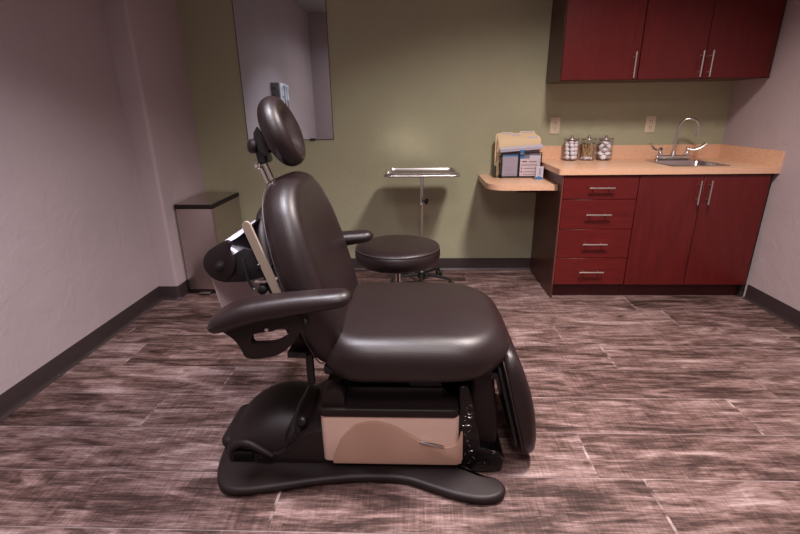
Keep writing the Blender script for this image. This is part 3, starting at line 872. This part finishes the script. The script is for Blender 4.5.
for (a_, c_, hx) in ((X1 + .003, X2 - .002, X2 - .032), (X2 + .002, X3 - .001, X2 + .036)):
    b = BM(); box(b, (a_, YF - FT, .105), (c_, YF - .0005, .866), .0012, 1)
    dr = mesh_obj('door', b, M_RED, sc)
    bar_handle((hx, YF - FT, .757), .158, (0, 0, 1), parent=dr)
b = BM(); box(b, (X3 + .002, YF + .046, .001), (XR - .0012, YF + .016, ZT)); mesh_obj('filler_strip', b, M_SLOT, sc)

# ------------------------------------------------------------------ countertop with splash
ct = thing('countertop', 'speckled peach laminate worktop with raised splash over the red base cabinets', 'countertop', (1.63, D - .3, .876))
CF = D - .637
sx0, sx1, sy0, sy1 = 1.700, 2.095, 3.150, 3.560
cx0 = .934
b = BM()
cut = [(sx0 + .012, sy0 + .012), (sx1 - .012, sy0 + .012), (sx1 - .012, sy1 - .012), (sx0 + .012, sy1 - .012)]
prism(b, rrect(cx0, XR - .0012, CF, D - .001, (.02, .0005, .0005, .0005), 4), .8765, .914, 'xy', holes=[cut])
mesh_obj('worktop', b, M_LAM, ct)
b = BM(); box(b, (cx0, D - .020, .9142), (XR - .0012, D - .001, 1.016)); mesh_obj('back_splash', b, M_LAM, ct)
b = BM(); box(b, (XR - .0205, CF, .9142), (XR - .0012, D - .0205, 1.016)); mesh_obj('side_splash', b, M_LAM, ct)

# sink set in the worktop
sk = thing('sink', 'small square stainless steel drop in sink', 'sink', ((sx0 + sx1) / 2, (sy0 + sy1) / 2, .914))
b = BM()
def rr2(i, z, r): return [Vector((p.x, p.y, z)) for p in resample(rrect(sx0 + i, sx1 - i, sy0 + i, sy1 - i, r, 6), 72)]
def rb(i, z, r, yt=.075): return [Vector((p.x, p.y, z)) for p in resample(rrect(sx0 + i, sx1 - i, sy0 + i, sy1 - yt - i * .3, r, 6), 72)]
lst = [rr2(0, .9145, .02), rr2(.003, .9175, .02), rb(.020, .9175, .04), rb(.026, .912, .045), rb(.032, .80, .05), rb(.05, .772, .05), rb(.09, .765, .05), rb(.15, .763, .02)]
low = [[p - Vector((0, 0, .0012)) if i < 3 else p - Vector((0, 0, .0012)) for p in r] for i, r in enumerate(lst)]
rings(b, lst, False, True)
mesh_obj('bowl', b, M_SINK, sk)
b = BM(); lathe(b, [(.030, 0), (.034, .002), (.022, .003), (.010, .001)], ((sx0 + sx1) / 2, 3.315, .7638), n=24); mesh_obj('drain', b, M_CHROME, sk)

# faucet
FX, FY = 1.898, 3.528
fc = thing('gooseneck_faucet', 'chrome gooseneck faucet with two wing handles behind the sink', 'faucet', (FX, FY, .918))
b = BM(); box(b, (FX - .125, FY - .022, .9182), (FX + .125, FY + .022, .952), .009, 3); mesh_obj('bridge', b, M_CHROME, fc)
b = BM()
lathe(b, [(.020, .951), (.020, .962), (.014, .970), (.014, .985)], (FX, FY, 0), n=20)
sp = [(FX, FY, .98), (FX + .001, FY, 1.06), (FX + .006, FY - .003, 1.13)]
for k in range(13):
    a = pi - pi * k / 12
    sp.append((FX + .062 + .056 * cos(a), FY - .003 - .050 * (1 + cos(a)) / 2, 1.148 + .060 * sin(a)))
sp.append((FX + .118, FY - .053, 1.110))
tube(b, sp, .0090, 12)
tube(b, [(FX + .118, FY - .053, 1.115), (FX + .118, FY - .053, 1.088)], .0115, 12)
mesh_obj('spout', b, M_CHROME, fc)
for s in (-1, 1):
    b = BM()
    hx = FX + s * .098
    lathe(b, [(.017, .950), (.017, .970), (.013, .978), (.013, .993), (.016, 1.0), (.010, 1.006)], (hx, FY - .004, 0), n=18)
    mesh_obj('valve', b, M_CHROME, fc)
    b = BM()
    pth = smooth_path([(hx, FY - .006, .996), (hx + s * .03, FY - .020, .992), (hx + s * .065, FY - .03, 1.004), (hx + s * .10, FY - .036, 1.036)], 5)
    rs = []
    for i, p in enumerate(pth):
        t_ = i / (len(pth) - 1); w_ = .006 + .014 * t_; h_ = .0045
        d_ = (pth[min(i + 1, len(pth) - 1)] - pth[max(i - 1, 0)]).normalized(); sd_ = Vector((0, 1, 0)); nn_ = d_.cross(sd_).normalized()
        rs.append([p + sd_ * w_ * cos(2 * pi * k / 12) + nn_ * (h_ + .004 * t_) * sin(2 * pi * k / 12) for k in range(12)])
    rings(b, rs); mesh_obj('wing_handle', b, M_CHROME, fc)

# low writing shelf
sh = thing('writing_shelf', 'low rounded peach laminate shelf on the wall left of the drawer cabinet', 'shelf', (.73, D - .25, .762))
b = BM()
prism(b, rrect(.492, .9592, 3.135, D - .001, (.13, .002, .002, .002), 10), .762, .800, 'xy')
mesh_obj('shelf_board', b, M_LAM, sh)
b = BM(); box(b, (.80, D - .03, .66), (.9592, D - .001, .7615), .002); mesh_obj('shelf_cleat', b, M_SIDE, sh)

# ------------------------------------------------------------------ wall cabinets
YU = D - .345
ZU, ZV = 1.462, 2.25
def wall_cab(name, label, x0, x1, doors, side_left):
    t = thing(name, label, 'cabinet', ((x0 + x1) / 2, D - .17, ZU))
    b = BM()
    box(b, (x0, YU, ZU), (x0 + .018, D - .001, ZV)); box(b, (x1 - .018, YU, ZU), (x1, D - .001, ZV))
    box(b, (x0 + .018, YU, ZU + .0), (x1 - .018, D - .001, ZU + .018)); box(b, (x0 + .018, YU, ZV - .018), (x1 - .018, D - .001, ZV)); box(b, (x0 + .018, D - .012, ZU + .018), (x1 - .018, D - .001, ZV - .018))
    mesh_obj('body', b, M_SIDE, t)
    for a_, c_, hx in doors:
        b = BM(); box(b, (a_, YU - FT, ZU + .004), (c_, YU - .0005, ZV - .002), .0012, 1)
        dr = mesh_obj('door', b, M_RED, t)
        bar_handle((hx, YU - FT, ZU + .090), .158, (0, 0, 1), parent=dr)
    return t
wall_cab('wall_cabinet', 'cherry red single door wall cabinet, leftmost above the worktop', .960, 1.4625, [(.964, 1.460, 1.425)], True)
t = wall_cab('wall_cabinet', 'cherry red two door wall cabinet above the sink', 1.4635, 2.300, [(1.4665, 1.880, 1.852), (1.884, 2.298, 1.912)], False)
b = BM(); box(b, (2.301, YU + .004, ZU), (XR - .001, YU + .016, ZV)); mesh_obj('filler_strip', b, M_SIDE, t)

# ------------------------------------------------------------------ outlets
def outlet(cx, z, label):
    t = thing('wall_outlet', label, 'outlet', (cx, D, z), 'ivory wall outlets')
    b = BM(); box(b, (cx - .037, D - .006, z - .060), (cx + .037, D - .0005, z + .060), .002); mesh_obj('cover_plate', b, M_IVORY, t)
    for s in (-1, 1):
        b = BM(); prism(b, rrect(cx - .016, cx + .016, z + s * .020 - .014, z + s * .020 + .014, .010, 4), D - .009, D - .006, 'xz'); f_ = mesh_obj('socket', b, M_IVORY, t)
        b = BM()
        for dx in (-.007, .007): box(b, (cx + dx - .0016, D - .0096, z + s * .020 - .002), (cx + dx + .0016, D - .009, z + s * .020 + .009))
        lathe(b, [(.003, 0), (.003, .0006)], (cx, D - .009, z + s * .020 - .008), (0, -1, 0), 10)
        mesh_obj('slot', b, M_SLOT, f_)
    b = BM(); lathe(b, [(.003, 0), (.003, .001)], (cx, D - .006, z), (0, -1, 0), 10); mesh_obj('screw', b, M_NICKEL, t)
outlet(1.057, 1.165, 'ivory wall outlet above the left end of the splash, beside the file rack')
outlet(1.771, 1.166, 'ivory wall outlet left of the gooseneck faucet')

# ------------------------------------------------------------------ jars
JY = 3.585
def jar(cx, label):
    t = thing('glass_jar', label, 'jar', (cx, JY, .914), 'glass jars on the worktop')
    b = BM(); r = .056
    lathe(b, [(.020, .9143), (r - .004, .9143), (r, .919), (r, 1.066), (r - .0028, 1.066), (r - .0028, .921), (.001, .919)], (cx, JY, 0), n=40)
    mesh_obj('jar_body', b, M_GLASS, t)
    b = BM(); lathe(b, [(.001, 1.0672), (r - .001, 1.0672), (r + .001, 1.069), (r, 1.073), (.022, 1.075), (.012, 1.077), (.011, 1.086), (.006, 1.090), (.008, 1.098), (.005, 1.106), (.001, 1.108)], (cx, JY, 0), n=36)
    mesh_obj('lid', b, M_STEEL, t)
    return t
JX = (1.166, 1.292, 1.418)
jar(JX[0], 'glass jar of cotton balls, leftmost of the three on the worktop')
jar(JX[1], 'glass jar of wooden cotton swabs between two jars of white cotton')
jar(JX[2], 'glass jar of white cotton pads, rightmost of the three on the worktop')
rnd = random.Random(11)
def lump(r, seed, sq=1.0):
    rn = random.Random(seed); b = BM(); bmesh.ops.create_icosphere(b, subdivisions=3, radius=r)
    ph = [rn.random() * 6 for _ in range(6)]
    for v in b.verts:
        n_ = v.co.normalized(); k = 1 + .035 * sin(5 * n_.x + ph[0]) * sin(5 * n_.y + ph[1]) + .025 * sin(9 * n_.z + ph[2]) + .02 * sin(11 * n_.x + ph[3])
        v.co = Vector((n_.x, n_.y, n_.z * sq)) * r * k
    return b
def fill(cx, name, label, cat, group, r, sq, zs_, lay):
    proto = None
    for li, z_ in enumerate(zs_):
        for k in range(lay):
            a = 2 * pi * k / lay + li * 1.1; rad = .0522 - r * 1.08
            loc = (cx + rad * cos(a), JY + rad * sin(a), z_)
            if proto is None:
                proto = mesh_obj(name, lump(r, cx * 10, sq), M_COTTON, org=(0, 0, 0)); proto.location = loc
                tag(proto, label, cat, group); o = proto
            else: o = proto.copy(); COL.objects.link(o); o.location = loc
            o['label'] = label.replace(' in the', ' in the ' + ['bottom', 'second', 'third', 'fourth', 'top'][li if li < len(zs_) - 1 else 4] + ' layer of the', 1)
            o.rotation_euler = (rnd.random() * .6, rnd.random() * .6, rnd.random() * 6)
fill(JX[0], 'cotton_ball', 'white cotton ball in the leftmost glass jar', 'cotton ball', 'cotton balls in the left jar', .0178, .84, [.9375, .9670, .9965, 1.0260, 1.0490], 5)
fill(JX[2], 'cotton_pad', 'white cotton pad bundled in the rightmost glass jar', 'cotton pad', 'cotton pads in the right jar', .0232, .60, [.9370, .9640, .9910, 1.0180, 1.0440], 3)
proto = None
for k in range(17):
    a = 2 * pi * k / 17 + rnd.random() * .2; rad = .010 + .030 * (k % 3) / 2
    p0 = Vector((JX[1] + rad * cos(a), JY + rad * sin(a), .9275)); a2 = a + rnd.uniform(-1.3, 1.3) + (pi if k % 4 == 0 else 0); rad2 = .042
    p1 = Vector((JX[1] + rad2 * cos(a2), JY + rad2 * sin(a2), 1.035 + rnd.random() * .012))
    d_ = (p1 - p0)
    if proto is None:
        b = BM(); tube(b, [(0, 0, .004), (0, 0, .118)], .0023, 6)
        proto = thing('cotton_swab', 'wooden stick cotton swab in the middle glass jar', 'swab', (0, 0, 0), 'cotton swabs in the middle jar')
        mesh_obj('stick', b, M_WOODST, proto, org=(0, 0, 0))
        b = BM(); lathe(b, [(.001, -.007), (.0038, -.004), (.0046, .003), (.0035, .011), (.0016, .014)], (0, 0, 0), n=10)
        mesh_obj('cotton_tip', b, M_COTTON, proto, org=(0, 0, 0)); o = proto
    else: o = dup(proto, p0)
    o.location = p0; o.rotation_mode = 'QUATERNION'; o.rotation_quaternion = Vector((0, 0, 1)).rotation_difference(d_)

# ------------------------------------------------------------------ file rack and papers
FRY = 3.50
rk = thing('file_rack', 'black wire file rack standing on the low shelf', 'file rack', (.77, FRY, .80))
rx0, rx1 = .628, .925
for yy, zt in ((FRY - .030, .985), (FRY + .045, .955), (FRY + .105, .930)):
    b = BM()
    box(b, (rx0, yy, .803), (rx0 + .006, yy + .004, zt)); box(b, (rx1 - .006, yy, .803), (rx1, yy + .004, zt))
    box(b, (rx0, yy, zt - .006), (rx1, yy + .004, zt)); box(b, (rx0, yy, .8035), (rx1, yy + .004, .812)); 
    if yy < FRY: box(b, ((rx0 + rx1) / 2 - .018, yy, .81), ((rx0 + rx1) / 2 - .012, yy + .004, zt - .006))
    mesh_obj('divider', b, M_BLACK, rk)
b = BM(); box(b, (rx0 - .002, FRY - .045, .8005), (rx0 + .010, FRY + .125, .8035)); box(b, (rx1 - .010, FRY - .045, .8005), (rx1 + .002, FRY + .125, .8035)); 
box(b, (rx0 - .004, FRY - .03, .9), (rx0 , FRY + .109, .91)); box(b, (rx1, FRY - .03, .9), (rx1 + .004, FRY + .109, .91))
mesh_obj('foot_rail', b, M_BLACK, rk)
b = BM(); box(b, (.590, FRY - .02, .8005), (.597, FRY + .10, .885), .002); box(b, (.590, FRY - .012, .8005), (rx0 + .004, FRY - .006, .8035)); mesh_obj('end_plate', b, M_BLACK, rk)
def folder(x0, x1, y, zt, tab0, tab1, label, lean=0.0):
    poly = [(x0, .806), (x1, .806), (x1, zt - .012), (x1 - .008, zt), (tab1 + .006, zt), (tab1, zt + .013), (tab0, zt + .013), (tab0 - .006, zt), (x0 + .012, zt), (x0, zt - .012)]
    if tab0 - .006 < x0 + .012: poly = poly[:7] + [(tab0 - .004, zt)] + [(x0 + .003, zt - .004)]
    b = BM(); prism(b, poly, y, y + .0035, 'xz')
    o = mesh_obj('manila_folder', b, M_MANILA, org=(x0, y, .806)); tag(o, label, 'folder', 'manila folders in the rack'); b = BM(); box(b, (tab0 + .008, y - .0005, zt - .002), (tab1 - .010, y - .0001, zt + .009)); l_ = mesh_obj('tab_label', b, M_PAPER, o, org=(x0, y, .806))
    return o
folder(.600, .900, FRY + .098, 1.118, .780, .885, 'tall manila folder at the very back of the rack with its tab on the right')
folder(.612, .905, FRY + .085, 1.112, .64, .72, 'manila folder second from the back of the rack')
folder(.612, .915, FRY + .070, 1.100, .700, .790, 'manila folder in the middle of the rack with a tab near its centre')
folder(.620, .930, FRY + .056, 1.085, .815, .915, 'manila folder nearest the brochures with a labelled tab on the right')
# tab labels
# slanted white magazines
for i, (dz, xr, lab) in enumerate(((0, .935, 'white booklet lying aslant across the front of the file rack, upper one'), (-.012, .925, 'thin white booklet lying aslant under another in the file rack'))):
    b = BM()
    mx = Matrix.Translation((.777, FRY + .012, 1.018 + dz)) @ Matrix.Rotation(-radians(4.2), 4, 'Y') @ Matrix.Rotation(radians(14), 4, 'X')
    box(b, (-.157, -.022, -.005), (xr - .777, .022, .005), .001, 1, mx)
    tag(mesh_obj('booklet', b, M_PAPER, org=(.777, FRY, 1.018)), lab, 'booklet')
def brochure(name, x0, x1, y, z0, z1, m, label, stripes, sc_):
    t = thing(name, label, 'brochure', ((x0 + x1) / 2, y, z0))
    b = BM(); box(b, (x0, y, z0), (x1, y + .004, z1)); mesh_obj('page', b, m, t)
    for (a_, c_, e_, g_, mm) in stripes:
        b = BM(); box(b, (x0 + (x1 - x0) * a_, y - .0008, z0 + (z1 - z0) * e_), (x0 + (x1 - x0) * c_, y - .0001, z0 + (z1 - z0) * g_)); mesh_obj('print', b, mm, t)
    return t
M_LILAC = mat('lilac_print', (.30, .27, .34), .6)
M_PINKP = mat('pale_pink_print', (.56, .46, .49), .6)
M_INK = mat('dark_print_ink', (.12, .09, .12), .7)
M_GREYP = mat('grey_print_ink', (.25, .22, .28), .7)
brochure('brochure', .640, .752, FRY - .022, .813, .968, M_LILAC, 'lilac brochure in the left front pocket of the file rack', [(.15, .85, .08, .11, M_GREYP), (.12, .8, .30, .32, M_GREYP), (.12, .7, .42, .44, M_GREYP), (.0, 1, .93, 1.0, M_BLUE)], 0)
brochure('brochure', .770, .910, FRY - .022, .813, .940, M_PINKP, 'pale pink brochure with printed lines in the right front pocket of the rack', [(.1, .35, .80, .87, M_INK), (.45, .85, .80, .85, M_INK), (.06, .9, .62, .66, M_INK), (.06, .12, .40, .50, M_INK), (.2, .9, .42, .47, M_GREYP), (.06, .12, .2, .30, M_INK), (.2, .9, .22, .27, M_GREYP), (.2, .8, .08, .12, M_GREYP)], 0)
brochure('brochure', .765, .800, FRY - .010, .813, 1.003, M_BLUE, 'narrow blue brochure standing behind the pink one in the rack', [(.2, .8, .85, .90, M_PAPER)], 0)
brochure('brochure', .640, .915, FRY + .030, .813, .995, M_GREYP, 'grey printed sheet standing behind the front pocket brochures', [(.5, .7, .88, .93, M_LILAC), (.75, .95, .86, .92, M_PINKP)], 0)
brochure('brochure', .838, .925, FRY - .014, .813, .972, M_PAPER, 'white leaflet peeking out at the right of the pink brochure', [], 0)
cb = thing('card_pack', 'small white card box with a blue wave standing before the file rack', 'card box', (.888, 3.375, .80))
b = BM(); mx = Matrix.Translation((.889, 3.365, .8008)) @ Matrix.Rotation(radians(8), 4, 'Z')
box(b, (-.028, 0, 0), (.028, .018, .094), .001, 1, mx); mesh_obj('box', b, M_PAPER, cb)
b = BM()
w_ = [(-.028, .004), (.028, .004), (.028, .012), (.012, .022), (-.008, .026), (-.028, .018)]
t_ = BM(); prism(t_, w_, -.0010, -.0002, 'xz')
for v in t_.verts: v.co = mx @ v.co
mesh_obj('blue_wave', t_, M_BLUE, cb)
b.free(); b = BM(); box(b, (-.004, -.001, .035), (.008, -.0002, .082), 0, 1, mx); mesh_obj('print', b, M_LILAC, cb)
